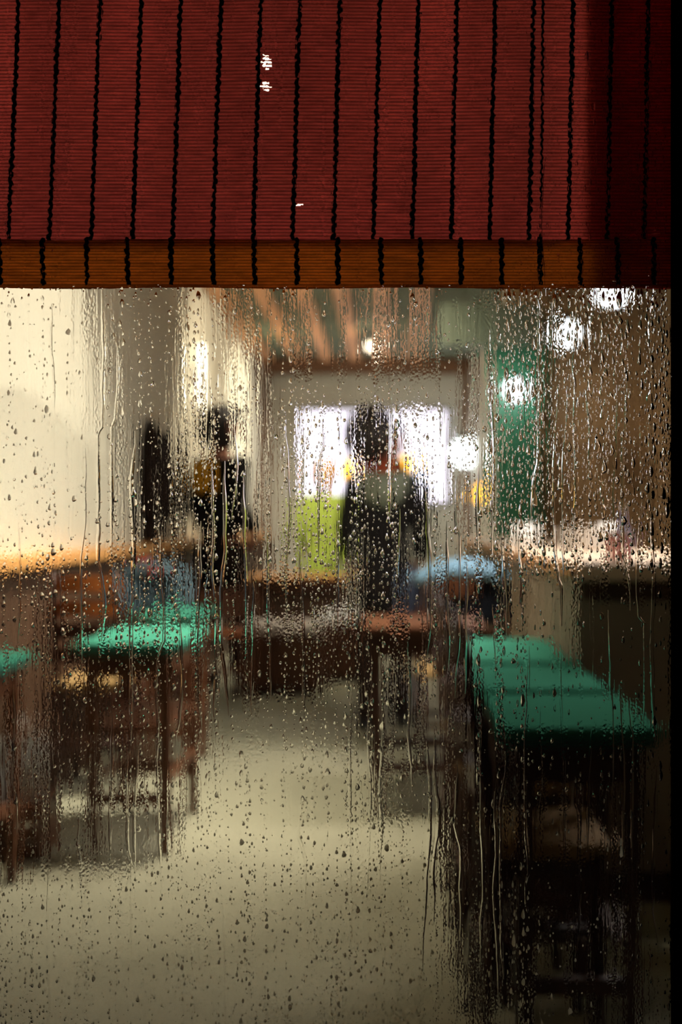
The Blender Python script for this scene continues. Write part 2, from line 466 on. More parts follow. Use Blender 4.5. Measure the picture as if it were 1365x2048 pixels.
pendant('pendant_lamp', 'small warm pendant glinting through the blind just below the brightest glint', -0.327, 3.20, 2.256, 0.050, 'bulb_warm', G)
pendant('pendant_lamp', 'small warm ceiling pendant among the beams before the far wall', -0.17, 11.0, 2.70, 0.045, 'bulb_warm', 'small warm ceiling lamps')
pendant('pendant_lamp', 'small warm pendant glinting low through the red blind', -0.375, 5.0, 2.41, 0.055, 'bulb_warm', G)

def sconce(x, y, z):
    t = thing('wall_sconce', 'slim glowing wall sconce above the black clad person', 'lamp', (x, y, z))
    bobj('wall_plate', 'metal', t, 0.0, 0.012, -0.03, 0.03, -0.06, 0.06, bev=0.003)
    bm = bmesh.new(); lathe(bm, [(0, -0.22), (0.018, -0.215), (0.022, 0), (0.018, 0.215), (0, 0.22)], 14, (0.055, 0, 0))
    obj('glass_tube', bm, 'sconce', t, True)
    bm = bmesh.new(); tube(bm, [(0.01, 0, 0), (0.03, 0, 0)], 0.01, 8)
    obj('arm', bm, 'metal', t)
sconce(XL, 8.6, 2.15)

def amber_lamp(label, x, y, z):
    t = thing('amber_pendant', label, 'lamp', (x, y, z), 0, 'small amber pendants at the far end')
    bm = bmesh.new(); lathe(bm, [(0, -0.10), (0.05, -0.09), (0.062, -0.03), (0.05, 0.05), (0.02, 0.09), (0, 0.09)], 14)
    obj('glass_shade', bm, 'amber_glow', t, True)
    bm = bmesh.new(); lathe(bm, [(0.022, 0.085), (0.018, 0.12), (0, 0.13)], 10); obj('lamp_cap', bm, 'brass', t)
    bm = bmesh.new(); tube(bm, [(0, 0, 0.12), (0, 0, ZC - z)], 0.003, 6); obj('cord', bm, 'metal', t)
amber_lamp('small amber pendant to the dark haired person\'s back side, above lime coat', -0.385, 11.0, 1.57)
amber_lamp('small amber pendant in front of the dark haired person\'s face', 0.15, 11.0, 1.62)
amber_lamp('small amber pendant beside the large far globe', 0.835, 11.2, 1.36)

# bright lightbox on the far wall
lb = thing('lightbox', 'large white backlit panel glowing on the far wall', 'lightbox', (-0.18, YB - 0.062, 1.30))
bobj('case', 'metal', lb, -0.83, 0.83, 0.0, 0.06, -0.02, 1.04, bev=0.006)
bobj('lit_face', 'panel_glow', lb, -0.805, 0.805, -0.012, 0.001, 0.005, 1.015)
n = thing('wall_notice', 'small blue card standing before the lit panel by the dark coat', 'notice', (0.29, YB - 0.10, 1.36))
bobj('card', 'bluecard', n, -0.10, 0.10, -0.006, 0.006, 0.0, 0.26, bev=0.002)
bobj('card_holder', 'metal', n, -0.10, 0.10, -0.012, 0.024, -0.02, 0.004)

# ------------------------------------------------------------------ furniture builders
def table(name, label, loc, sx, sy, top, wood, h=0.70, group=None, stretch=True, cat='table', rz=0):
    t = thing(name, label, cat, loc, rz, group)
    a, b = sx / 2, sy / 2
    bobj('table_top', top, t, -a, a, -b, b, h - 0.022, h, bev=0.006)
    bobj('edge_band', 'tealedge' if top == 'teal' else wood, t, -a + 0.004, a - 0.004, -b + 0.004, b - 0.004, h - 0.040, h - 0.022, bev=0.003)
    i = 0.03
    for (u, v) in ((-1, -1), (1, -1), (-1, 1), (1, 1)):
        bm = bmesh.new()
        x, y = u * (a - i - 0.02), v * (b - i - 0.02)
        vs0 = [(x - 0.021, y - 0.021), (x + 0.021, y - 0.021), (x + 0.021, y + 0.021), (x - 0.021, y + 0.021)]
        lo = [bm.verts.new((x + (p - x) * 0.68, y + (q - y) * 0.68, 0)) for p, q in vs0]
        hi = [bm.verts.new((p, q, h - 0.04)) for p, q in vs0]
        for j in range(4):
            bm.faces.new((lo[j], lo[(j + 1) % 4], hi[(j + 1) % 4], hi[j]))
        bm.faces.new(lo[::-1]); bm.faces.new(hi)
        obj('leg', bm, wood, t)
    for v in (-1, 1):
        y = v * (b - i - 0.02)
        bobj('apron', wood, t, -a + 0.07, a - 0.07, y - 0.010, y + 0.010, h - 0.115, h - 0.04)
        x = v * (a - i - 0.02)
        bobj('apron', wood, t, x - 0.010, x + 0.010, -b + 0.07, b - 0.07, h - 0.115, h - 0.04)
    if stretch:
        for v in (-1, 1):
            y = v * (b - i - 0.02)
            bobj('stretcher', wood, t, -a + 0.065, a - 0.065, y - 0.010, y + 0.010, 0.165, 0.20, bev=0.003)
            x = v * (a - i - 0.02)
            bobj('stretcher', wood, t, x - 0.010, x + 0.010, -b + 0.065, b - 0.065, 0.22, 0.25, bev=0.003)
    return t

def chair(label, loc, rz, wood='darkwood', seat='cane', hb=0.90, wd=0.38, dp=0.37, group=None, toprail=None):
    """ladder-back chair; faces local +y, backrest at local -y"""
    t = thing('ladder_back_chair', label, 'chair', loc, rz, group)
    a = wd / 2
    bm = bmesh.new()
    box(bm, -a, a, 0.0, dp, 0.425, 0.455, bev=0.010)
    obj('seat', bm, seat, t)
    for s in (-1, 1):
        bm = bmesh.new(); tube(bm, [(s * (a - 0.015), dp - 0.03, 0.44), (s * (a - 0.018), dp - 0.03, 0.2), (s * (a - 0.018), dp - 0.025, 0)], [0.019, 0.017, 0.013], 10)
        obj('leg', bm, wood, t, True)
        bm = bmesh.new(); tube(bm, [(s * (a - 0.015), -0.02, 0), (s * (a - 0.015), 0.012, 0.25), (s * (a - 0.015), 0.012, 0.46), (s * (a - 0.015), -0.02, 0.70), (s * (a - 0.015), -0.055, hb)], [0.014, 0.018, 0.020, 0.018, 0.014], 10)
        obj('back_post', bm, wood, t, True)
        bm = bmesh.new(); tube(bm, [(s * (a - 0.017), 0.005, 0.28), (s * (a - 0.017), dp - 0.03, 0.28)], 0.009, 8)
        obj('stretcher', bm, wood, t, True)
        bm = bmesh.new(); tube(bm, [(s * (a - 0.017), 0.0, 0.16), (s * (a - 0.017), dp - 0.03, 0.16)], 0.009, 8)
        obj('stretcher', bm, wood, t, True)
        bobj('seat_rail', wood, t, s * (a - 0.012) - 0.009, s * (a - 0.012) + 0.009, 0.02, dp - 0.02, 0.385, 0.427)
    bm = bmesh.new(); tube(bm, [(-a + 0.017, dp - 0.03, 0.22), (a - 0.017, dp - 0.03, 0.22)], 0.009, 8)
    obj('stretcher', bm, wood, t, True)
    bm = bmesh.new(); tube(bm, [(-a + 0.017, 0.0, 0.22), (a - 0.017, 0.0, 0.22)], 0.009, 8)
    obj('stretcher', bm, wood, t, True)
    n = 4
    for k in range(n):
        z0 = 0.54 + k * (hb - 0.62) / (n - 1)
        f = (z0 - 0.46) / (hb - 0.46)
        y = 0.012 - 0.067 * f
        bm = bmesh.new()
        N = 8
        A, B = [], []
        for q in range(N + 1):
            u = -1 + 2 * q / N
            yy = y - 0.022 * (1 - u * u)
            zz = 0.012 * (1 - u * u) if k == n - 1 else 0.006 * (1 - u * u)
            A.append([bm.verts.new((u * (a - 0.02), yy - 0.007, z0)), bm.verts.new((u * (a - 0.02), yy - 0.010, z0 + 0.055 + zz)),
                      bm.verts.new((u * (a - 0.02), yy + 0.006, z0 + 0.055 + zz)), bm.verts.new((u * (a - 0.02), yy + 0.007, z0))])
        for q in range(N):
            for j in range(4):
                bm.faces.new((A[q][j], A[q][(j + 1) % 4], A[q + 1][(j + 1) % 4], A[q + 1][j]))
        bm.faces.new(A[0]); bm.faces.new(A[-1][::-1])
        obj('back_slat', bm, (toprail if toprail and k >= n - 2 else wood), t)
    return t

# teal tables along the bar partition, nearest the window first
GR = 'teal tables along the bar partition'
table('teal_table', 'teal topped small table by the partition, nearest the window', (0.37, 2.55, 0), 0.31, 0.46, 'teal', 'darkwood', group=GR)
table('teal_table', 'teal topped small table by the partition, middle of the three', (0.37, 3.095, 0), 0.31, 0.49, 'teal', 'darkwood', group=GR)
table('teal_table', 'teal topped small table by the partition, farthest of the three', (0.37, 3.76, 0), 0.31, 0.68, 'teal', 'darkwood', group=GR)
# chairs on the aisle side of those tables, facing them
CG = 'dark chairs along the teal tables'
HP = -math.pi / 2
chair('dark ladder back chair with cane seat at the nearest table by the partition', (0.195, 2.55, 0), HP, group=CG, wd=0.32, dp=0.25)
chair('dark ladder back chair at the middle table by the partition', (0.185, 3.095, 0), HP, group=CG, wd=0.34, dp=0.25)
chair('dark ladder back chair at the farthest teal table by the partition', (0.180, 3.76, 0), HP, group=CG, dp=0.26)
# brown table in the aisle row
table('brown_table', 'dark brown wooden table in front of the person in dark coat', (0.13, 4.72, 0), 0.46, 0.60, 'chairwood', 'darkwood', h=0.71)
chair('dark ladder back chair with the sky blue and navy jacket over it', (0.34, 5.50, 0), math.pi, group=None, hb=0.86, wd=0.44)

# teal tables along the cream wall
GL = 'teal tables along the cream wall'
t1 = table('teal_table', 'bright teal topped table with lower shelf in the row by the cream wall', (-0.86, 4.24, 0), 0.34, 0.66, 'teal', 'chairwood', group=GL)
bobj('lower_shelf', 'chairwood', t1, -0.13, 0.13, -0.29, 0.29, 0.405, 0.423, bev=0.003)
table('teal_table', 'teal topped table by the cream wall, farthest, beside the black clad person', (-0.955, 5.40, 0), 0.27, 0.50, 'teal', 'chairwood', group=GL)
table('teal_table', 'teal topped table end at the picture\'s edge below the cream wall', (-1.22, 3.50, 0), 0.24, 0.40, 'teal', 'chairwood', group=GL)
chair('brown chair with orange top slats against the cream wall', (-1.20, 4.78, 0), 0.0, 'darkwood', 'cane', 0.90, 0.29, 0.34, toprail='orangewood')
chair('dark chair carrying the grey blue jacket by the cream wall', (-1.19, 6.05, 0), math.pi, 'darkwood', 'cane', 0.86, 0.30, 0.34)
chair('low red brown chair at the feet of the black clad person', (-0.98, 7.0, 0), 0.3, 'chairwood', 'orangewood', 0.72, 0.34, 0.34)

# benches and table at the far side
def bench(name, label, loc, sx, sy, h, body, cush):
    t = thing(name, label, 'bench', loc)
    bobj('body', body, t, -sx / 2, sx / 2, -sy / 2, sy / 2, 0.05, h - 0.07, bev=0.006)
    bobj('plinth', 'wainscot', t, -sx / 2 + 0.03, sx / 2 - 0.03, -sy / 2 + 0.03, sy / 2 - 0.03, 0.0, 0.05)
    for s in (-1, 1):
        bobj('front_panel', body, t, s * sx / 4 - sx / 4 + 0.02, s * sx / 4 + sx / 4 - 0.02, -sy / 2 - 0.010, -sy / 2 + 0.002, 0.09, h - 0.11, bev=0.003)
    bm = bmesh.new(); box(bm, -sx / 2, sx / 2, -sy / 2, sy / 2, h - 0.07, h, bev=0.022)
    obj('cushion', bm, cush, t, True)
bench('low_bench', 'low brown bench with pale cushion below the far wooden table', (-0.68, 7.75, 0), 0.52, 0.34, 0.45, 'chairwood', 'whitecloth')
bench('low_bench', 'short bench with bright white cushion beside the dark coat', (-0.33, 8.35, 0), 0.30, 0.34, 0.47, 'chairwood', 'whitepaper')
table('far_table', 'orange brown wooden table in front of the person in lime coat', (-0.65, 8.95, 0), 0.74, 0.44, 'rail', 'chairwood', h=0.70)
bobj('modesty_panel', 'wainscot', [o for o in bpy.data.objects if o.name == 'far_table'][0], -0.30, 0.30, -0.17, -0.155, 0.10, 0.59)

# ------------------------------------------------------------------ people
def skin_mesh(name, nodes, edges, m, parent, sub=2, root=0):
    """nodes: (x, y, z, rx, ry); one continuous surface grown round a skeleton"""
    me = bpy.data.meshes.new(name + '_skeleton')
    me.from_pydata([n[:3] for n in nodes], edges, [])
    o = bpy.data.objects.new(name + '_skeleton', me)
    COL.objects.link(o)
    sk = o.modifiers.new('skin', 'SKIN')
    sk.use_smooth_shade = True
    ss = o.modifiers.new('sub', 'SUBSURF'); ss.levels = sub; ss.render_levels = sub
    for i, n in enumerate(nodes):
        v = me.skin_vertices[0].data[i]
        v.radius = (n[3], n[4] if len(n) > 4 else n[3])
        v.use_root = (i == root)
    dg = bpy.context.evaluated_depsgraph_get()
    out = bpy.data.meshes.new_from_object(o.evaluated_get(dg))
    bpy.data.objects.remove(o); bpy.data.meshes.remove(me)
    out.name = name
    out.materials.clear(); out.materials.append(M[m])
    for p in out.polygons: p.use_smooth = True
    r = bpy.data.objects.new(name, out)
    COL.objects.link(r)
    r.parent = parent
    return r

def person(label, loc, rz, ht=1.75, coat='black', trousers='blacktrouser', hair='hair_dark', hair_r=1.0, head_turn=0.0, lean=0.0,
           hem=0.80, flare=1.0, hood=None, scarf=None, bob=False, step=0.05, curls=False):
    """standing figure facing local +y, hands in the coat pockets"""
    t = thing('person', label, 'person', loc, rz)
    k = ht / 1.80
    L = lambda z: lean * max(0, z - 0.9)
    def n(x, y, z, r, r2=None): return (x * k + L(z) * k, y * k, z * k, r * k, (r2 or r) * k)
    def hp(x, y, z, r, r2=None):                # head node turned about the neck
        c, s = math.cos(head_turn), math.sin(head_turn)
        return n(x * c - y * s, x * s + y * c + 0.015, z, r, r2)
    nodes = [n(0, 0, .96, .125, .10), n(0, 0, 1.14, .115, .09), n(0, 0, 1.34, .145, .105), n(0, 0, 1.46, .075, .07), n(0, .01, 1.535, .052, .054)]
    ed = [(0, 1), (1, 2), (2, 3), (3, 4)]
    b = len(nodes)
    nodes += [hp(0, .012, 1.585, .060, .066), hp(0, .010, 1.655, .080, .094), hp(0, .002, 1.725, .082, .096), hp(0, -.008, 1.775, .052, .062), hp(0, .112, 1.645, .012)]
    ed += [(4, b), (b, b + 1), (b + 1, b + 2), (b + 2, b + 3), (b + 1, b + 4)]
    for s in (-1, 1):
        q = len(nodes)
        st = step * s
        nodes += [n(s * .085, 0, .86, .088), n(s * .095, .02 + st, .50, .060), n(s * .10, -.01 + st * 1.6, .10, .042), n(s * .105, .03 + st * 1.6, .035, .034, .030), n(s * .115, .15 + st * 1.6, .028, .036, .026)]
        ed += [(0, q), (q, q + 1), (q + 1, q + 2), (q + 2, q + 3), (q + 3, q + 4)]
        q = len(nodes)
        nodes += [n(s * .175, 0, 1.425, .056), n(s * .215, -.035, 1.16, .045), n(s * .205, .085, .985, .033), n(s * .175, .125, .935, .030, .020)]
        ed += [(2, q), (q, q + 1), (q + 1, q + 2), (q + 2, q + 3)]
        p = len(nodes) - 1
        for f in range(4):                      # four fingers inside the pocket
            q = len(nodes)
            nodes += [n(s * (.160 - .004 * f), .148 - .017 * f, .905, .0085), n(s * (.150 - .004 * f), .155 - .017 * f, .872 + .004 * abs(f - 1), .0075)]
            ed += [(p, q), (q, q + 1)]
        q = len(nodes)
        nodes += [n(s * .158, .165, .935, .010), n(s * .140, .175, .915, .008)]
        ed += [(p, q), (q, q + 1)]
    body = skin_mesh('body', nodes, ed, 'skin', t)
    # ears, eyes, lips
    def head_pt(x, y, z):
        h = hp(x, y, z, 1); return (h[0], h[1], h[2])
    for s in (-1, 1):
        bm = bmesh.new(); ellipsoid(bm, head_pt(s * .083, 0, 1.655), (.014 * k, .020 * k, .032 * k), 10, 8); obj('ear', bm, 'skin', t, True)
        bm = bmesh.new(); ellipsoid(bm, head_pt(s * .032, .088, 1.675), (.012 * k, .012 * k, .008 * k), 10, 8); obj('eye', bm, 'eye', t, True)
    bm = bmesh.new(); ellipsoid(bm, head_pt(0, .092, 1.600), (.022 * k, .010 * k, .007 * k), 10, 8); obj('mouth', bm, 'lip', t, True)
    if curls:                                   # big round head of curls, open towards the face
        bm = bmesh.new()
        res = bmesh.ops.create_icosphere(bm, subdivisions=4, radius=1.0)
        dead = []
        for v in res['verts']:
            x, y, z = v.co
            if y > 0.62 and -0.75 < z < 0.42 and abs(x) < 0.6:
                dead.append(v); continue
            lump = 1 + 0.05 * math.sin(11 * x + 3 * z) * math.sin(12 * y - 4 * z) + 0.05 * math.sin(13 * z + 5 * x)
            v.co = head_pt(x * .165 * lump, y * .150 * lump - .080, 1.715 + z * .175 * lump)
        bmesh.ops.delete(bm, geom=dead, context='VERTS')
        obj('curly_hair', bm, hair, t, True)
    # hair cap, open at the face
    bm = bmesh.new()
    res = bmesh.ops.create_uvsphere(bm, u_segments=20, v_segments=14, radius=1.0)
    dead = []
    for v in res['verts']:
        x, y, z = v.co
        low = -0.95 if bob else -0.45
        if (y > 0.30 and z < 0.38 - 0.2 * abs(x)) or z < low:
            dead.append(v)
            continue
        w = hair_r * (1 + 0.05 * math.sin(9 * x + 5 * z) + 0.04 * math.sin(13 * y))
        zz = 1.69 + z * (.118 if z > 0 else (.17 if bob else .11)) * (1 + (hair_r - 1) * 0.5)
        a = head_pt(x * .099 * w, y * .118 * w - .006, zz)
        v.co = a
    bmesh.ops.delete(bm, geom=dead, context='VERTS')
    obj('hair', bm, hair, t, True)
    # coat
    c = [n(0, 0, hem, .165 * flare, .135 * flare), n(0, 0, hem + .10, .17 * (flare * .6 + .4), .135), n(0, 0, 1.12, .150, .125), n(0, 0, 1.34, .180, .140), n(0, 0, 1.44, .105, .098), n(0, 0, 1.485, .082, .080)]
    ce = [(0, 1), (1, 2), (2, 3), (3, 4), (4, 5)]
    for s in (-1, 1):
        q = len(c)
        c += [n(s * .180, 0, 1.425, .078), n(s * .215, -.038, 1.165, .066), n(s * .210, .085, .985, .056)]
        ce += [(3, q), (q, q + 1), (q + 1, q + 2)]
    skin_mesh('coat', c, ce, coat, t)
    # trousers and shoes
    c = [n(0, 0, .94, .140, .118)]
    ce = []
    for s in (-1, 1):
        q = len(c); st = step * s
        c += [n(s * .085, 0, .84, .100), n(s * .095, .02 + st, .50, .078), n(s * .10, -.005 + st * 1.6, .10, .062), n(s * .10, -.005 + st * 1.6, .065, .060)]
        ce += [(0, q), (q, q + 1), (q + 1, q + 2), (q + 2, q + 3)]
    skin_mesh('trousers', c, ce, trousers, t)
    for s in (-1, 1):
        bm = bmesh.new(); st = step * s * 1.6
        ellipsoid(bm, (s * .108 * k, (.062 + st) * k, .048 * k), (.052 * k, .135 * k, .05 * k), 14, 8, lambda v: Vector((v.x, v.y, max(v.z, -0.95))))
        obj('shoe', bm, 'shoe', t, True)
    if hood:
        bm = bmesh.new()
        N, R = 18, 9
        rings = []
        for i in range(N + 1):
            a = math.pi * (0.02 + 0.96 * i / N)
            cx, cy = .125 * math.cos(a), -.105 * math.sin(a) + .02
            r = .035 + .045 * math.sin(a)
            z = 1.47 - .085 * math.sin(a)
            ring = []
            for j in range(R):
                b2 = 2 * math.pi * j / R
                rr = r * math.cos(b2)
                ring.append(bm.verts.new(((cx + rr * math.cos(a) + L(z)) * k, (cy - rr * math.sin(a)) * k, (z + 1.45 * r * math.sin(b2)) * k)))
            rings.append(ring)
        for a_, b_ in zip(rings, rings[1:]):
            for j in range(R):
                bm.faces.new((a_[j], a_[(j + 1) % R], b_[(j + 1) % R], b_[j]))
        bm.faces.new(rings[0][::-1]); bm.faces.new(rings[-1])
        obj('hood', bm, hood, t, True)
    if scarf:
        bm = bmesh.new()
        N, R = 24, 8
        rings = []
        for i in range(N):
            a = 2 * math.pi * i / N
            ring = []
            r = .042 + .006 * math.sin(3 * a)
            for j in range(R):
                b2 = 2 * math.pi * j / R
                q = .078 + r * math.cos(b2)
                ring.append(bm.verts.new(((q * math.cos(a) + L(1.5)) * k, (q * math.sin(a) + .01) * k, (1.525 + 1.3 * r * math.sin(b2) + .012 * math.sin(a)) * k)))
            rings.append(ring)
        for i in range(N):
            a_, b_ = rings[i], rings[(i + 1) % N]
            for j in range(R):
                bm.faces.new((a_[j], a_[(j + 1) % R], b_[(j + 1) % R], b_[j]))
        obj('scarf', bm, scarf, t, True)
        bm = bmesh.new(); box(bm, .055 * k, .125 * k, .10 * k, .135 * k, 1.18 * k, 1.53 * k, bev=.012)
        obj('scarf_end', bm, scarf, t, True)
    return t

person('person in dark coat with grey green hood and full dark curls, seen from behind', (-0.03, 6.35, 0), 0.0, 1.63,
       head_turn=-1.35, hood='hood', scarf='rust', curls=True, step=0.03, hem=0.66, flare=1.12)
p2 = person('person in black clothes standing by the cream wall', (-1.13, 8.0, 0), -0.70, 1.86, lean=0.0, hair_r=1.25, head_turn=-0.3, hem=0.62, bob=True)
person('person in lime green coat with amber hair behind the wooden table', (-0.54, 9.75, 0), 0.15, 1.60, coat='lime', hair='hair_amber', bob=True, flare=1.35, hem=0.72)
# yellow pouch worn by the black clad person
yp = thing('shoulder_pouch', 'small yellow pouch on the black clad person\'s back', 'bag', (-1.19, 7.79, 1.38))
bm = bmesh.new(); box(bm, -0.065, 0.065, -0.030, 0.025, -0.10, 0.10, bev=0.02); obj('pouch', bm, 'yellow', yp, True)
bobj('flap', 'yellow', yp, -0.067, 0.067, -0.036, -0.030, 0.0, 0.085, bev=0.002)
bm = bmesh.new(); tube(bm, [(0.05, 0, 0.09), (0.06, 0.03, 0.15), (0.05, 0.10, 0.17)], 0.008, 6); obj('strap', bm, 'black', yp)

# ------------------------------------------------------------------ draped and standing things
def jacket(name, label, loc, rz, wd, ht, thick, outer, shoulder, cat='jacket', lining=None):
    """quilted jacket hung over a chair back: shell folded over the top rail, shoulders and sleeves"""
    t = thing(name, label, cat, loc, rz)
    bm = bmesh.new()
    N, R = 18, 20
    grid = []
    for i in range(N + 1):
        u = -1 + 2 * i / N
        col = []
        for j in range(R + 1):
            v = -1 + 2 * j / R                       # v<0 front fall, v>0 rear fall
            drop = abs(v)
            arch = -0.10 * ht * u * u * 2.2
            z = arch - ht * max(0, drop - 0.12) * (1.0 if v < 0 else 0.72) - 0.25 * ht * min(drop, 0.12)
            puff = 0.010 * math.sin(drop * 22) + 0.008 * math.sin(u * 7 + drop * 4)
            y = (thick * (0.35 + 0.65 * min(1, drop * 3)) + puff) * (-1 if v < 0 else 1)
            col.append(bm.verts.new((u * wd / 2 * (1 + 0.06 * drop), y if drop > 1e-6 else 0, z)))
        grid.append(col)
    for i in range(N):
        for j in range(R):
            bm.faces.new((grid[i][j], grid[i + 1][j], grid[i + 1][j + 1], grid[i][j + 1]))
    bmesh.ops.solidify(bm, geom=bm.faces[:], thickness=0.010)
    obj('shell', bm, outer, t, True)
    for s in (-1, 1):
        bm = bmesh.new()
        tube(bm, [(s * wd * 0.40, -thick * 0.6, -ht * 0.12), (s * wd * 0.52, -thick * 0.9, -ht * 0.42), (s * wd * 0.55, -thick, -ht * 0.75), (s * wd * 0.50, -thick * 1.1, -ht * 1.08)],
             [0.050, 0.058, 0.052, 0.040], 12)
        obj('sleeve', bm, outer, t, True)
    # collar / shoulder band lying along the top
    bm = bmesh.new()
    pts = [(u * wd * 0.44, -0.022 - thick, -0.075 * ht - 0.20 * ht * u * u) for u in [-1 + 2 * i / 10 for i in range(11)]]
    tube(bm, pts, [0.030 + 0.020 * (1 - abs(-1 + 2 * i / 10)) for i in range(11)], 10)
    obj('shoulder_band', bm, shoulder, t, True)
    if lining:
        bm = bmesh.new(); box(bm, -wd * 0.13, wd * 0.13, -thick - 0.045, -thick - 0.028, -ht * 0.55, -ht * 0.16, bev=0.006)
        obj('lining', bm, lining, t, True)
    return t
jacket('padded_jacket', 'navy padded jacket with sky blue shoulders over a chair behind the brown table', (0.33, 5.555, 0.905), 0.0, 0.50, 0.28, 0.045, 'navy', 'navy_lit', lining='chairwood')
jacket('grey_jacket', 'grey blue jacket over the dark chair by the cream wall', (-1.19, 6.105, 0.885), 0.0, 0.27, 0.24, 0.045, 'greyblue', 'greyblue')
sc_ = thing('folded_scarf', 'small red scarf folded over the grey blue jacket', 'scarf', (-1.22, 6.06, 0.885))
bm = bmesh.new(); tube(bm, [(-0.06, -0.02, 0.0), (-0.02, -0.02, 0.015), (0.03, -0.02, 0.012), (0.06, -0.02, 0.0)], [0.014, 0.020, 0.020, 0.014], 10); obj('roll', bm, 'red', sc_, True)
bm = bmesh.new(); box(bm, 0.02, 0.06, -0.075, -0.055, -0.06, 0.0, bev=0.006); obj('loose_end', bm, 'red', sc_, True)

# long dark coat on a wall hook
ct = thing('hanging_coat', 'dark brown coat hanging from a hook on the cream wall', 'coat', (XL, 6.9, 0))
bm = bmesh.new()
rings = []
for z, wx, wy in ((1.68, .030, .05), (1.62, .055, .14), (1.52, .075, .21), (1.30, .080, .20), (1.05, .085, .23), (0.99, .080, .24)):
    rings.append([bm.verts.new((.012 + wx * (0.5 + 0.5 * math.cos(2 * math.pi * j / 16)), wy * math.sin(2 * math.pi * j / 16) * (1 + 0.08 * math.sin(5 * j)), z)) for j in range(16)])
for a_, b_ in zip(rings, rings[1:]):
    for j in range(16):
        bm.faces.new((a_[j], a_[(j + 1) % 16], b_[(j + 1) % 16], b_[j]))
bm.faces.new(rings[0]); bm.faces.new(rings[-1][::-1])
obj('coat_body', bm, 'blacktrouser', ct, True)
for s in (-1, 1):
    bm = bmesh.new(); tube(bm, [(.06, s * .15, 1.60), (.075, s * .22, 1.40), (.075, s * .23, 1.10)], [.045, .05, .042], 10); obj('sleeve', bm, 'blacktrouser', ct, True)
bm = bmesh.new(); tube(bm, [(0, 0, 1.71), (.05, 0, 1.70), (.06, 0, 1.73)], .006, 8); obj('hook', bm, 'brass', ct, True)

def paper_bag(label, loc, rz, w_, d_, h_, m='whitepaper'):
    t = thing('paper_bag', label, 'bag', loc, rz)
    bm = bmesh.new()
    lo = [bm.verts.new(p) for p in ((-w_ / 2, -d_ / 2, 0), (w_ / 2, -d_ / 2, 0), (w_ / 2, d_ / 2, 0), (-w_ / 2, d_ / 2, 0))]
    mi = [bm.verts.new(p) for p in ((-w_ / 2, -d_ / 2 * .9, h_ * .55), (w_ / 2, -d_ / 2 * .9, h_ * .55), (w_ / 2, d_ / 2 * .9, h_ * .55), (-w_ / 2, d_ / 2 * .9, h_ * .55))]
    hi = [bm.verts.new(p) for p in ((-w_ * .48, -d_ * .30, h_), (w_ * .48, -d_ * .30, h_), (w_ * .48, d_ * .30, h_), (-w_ * .48, d_ * .30, h_))]
    for a_, b_ in ((lo, mi), (mi, hi)):
        for j in range(4):
            bm.faces.new((a_[j], a_[(j + 1) % 4], b_[(j + 1) % 4], b_[j]))
    bm.faces.new(lo[::-1])
    bmesh.ops.solidify(bm, geom=bm.faces[:], thickness=0.002)
    obj('bag_body', bm, m, t)
    for s in (-1, 1):
        bm = bmesh.new()
        tube(bm, [(-w_ * .2, s * d_ * .29, h_ - .01), (-w_ * .17, s * d_ * .29, h_ + .05), (0, s * d_ * .29, h_ + .075), (w_ * .17, s * d_ * .29, h_ + .05), (w_ * .2, s * d_ * .29, h_ - .01)], .004, 6)
        obj('handle', bm, m, t, True)
    return t
paper_bag('white paper bag on the floor beyond the brown table', (0.10, 7.0, 0.0), 0.2, 0.19, 0.10, 0.20)
cr_ = thing('wooden_crate', 'low dark wooden crate under the white bag by the cream wall', 'crate', (-1.235, 4.0, 0))
for k in range(3):
    bobj('slat', 'chairwood', cr_, -0.10, 0.10, -0.12, -0.108, 0.01 + k * 0.055, 0.055 + k * 0.055, bev=0.002)
    bobj('slat', 'chairwood', cr_, -0.10, 0.10, 0.108, 0.12, 0.01 + k * 0.055, 0.055 + k * 0.055, bev=0.002)
for s in (-1, 1):
    bobj('crate_end', 'chairwood', cr_, s * 0.092 - 0.008, s * 0.092 + 0.008, -0.108, 0.108, 0.0, 0.168, bev=0.002)
bobj('lid', 'chairwood', cr_, -0.10, 0.10, -0.12, 0.12, 0.166, 0.176, bev=0.002)
paper_bag('white paper bag on the low crate by the cream wall', (-1.235, 4.0, 0.176), 0.1, 0.14, 0.10, 0.20)

aj = thing('amber_jar', 'amber glass jar at the picture\'s edge on a teal table', 'jar', (-1.235, 3.45, 0.70))
bm = bmesh.new(); lathe(bm, [(0, 0), (.034, 0), (.038, .02), (.038, .065), (.028, .082), (.026, .09), (0, .09)], 18); obj('jar_body', bm, 'amber', aj, True)
bm = bmesh.new(); lathe(bm, [(0, .09), (.029, .09), (.029, .106), (0, .108)], 18); obj('lid', bm, 'brass', aj)

def plates(label, loc, r, n_):
    nth = ('lowest', 'second lowest', 'third lowest', 'middle', 'third highest', 'second highest', 'topmost')
    for k in range(n_):
        t = thing('plate', nth[k] + ' ' + label, 'plate', (loc[0], loc[1], loc[2] + k * 0.012), 0, 'white plates stacked on the bar counter')
        bm = bmesh.new(); lathe(bm, [(0, 0), (r * .6, 0), (r, .016), (r, .019), (r * .6, .005), (0, .005)], 22); obj('dish', bm, 'plate', t, True)
        bm = bmesh.new(); lathe(bm, [(r * .985, .0165), (r * 1.004, .0172), (r * 1.004, .0195), (r * .97, .019)], 22); obj('rim', bm, 'plate', t, True)
plates('white china plate in the stack on the bar counter', (0.78, 4.75, 0.980), 0.115, 7)
def cup(name, label, cat, loc, prof, m, lidm=None):
    t = thing(name, label, cat, loc)
    bm = bmesh.new(); lathe(bm, prof, 20); obj('cup_body', bm, m, t, True)
    return t
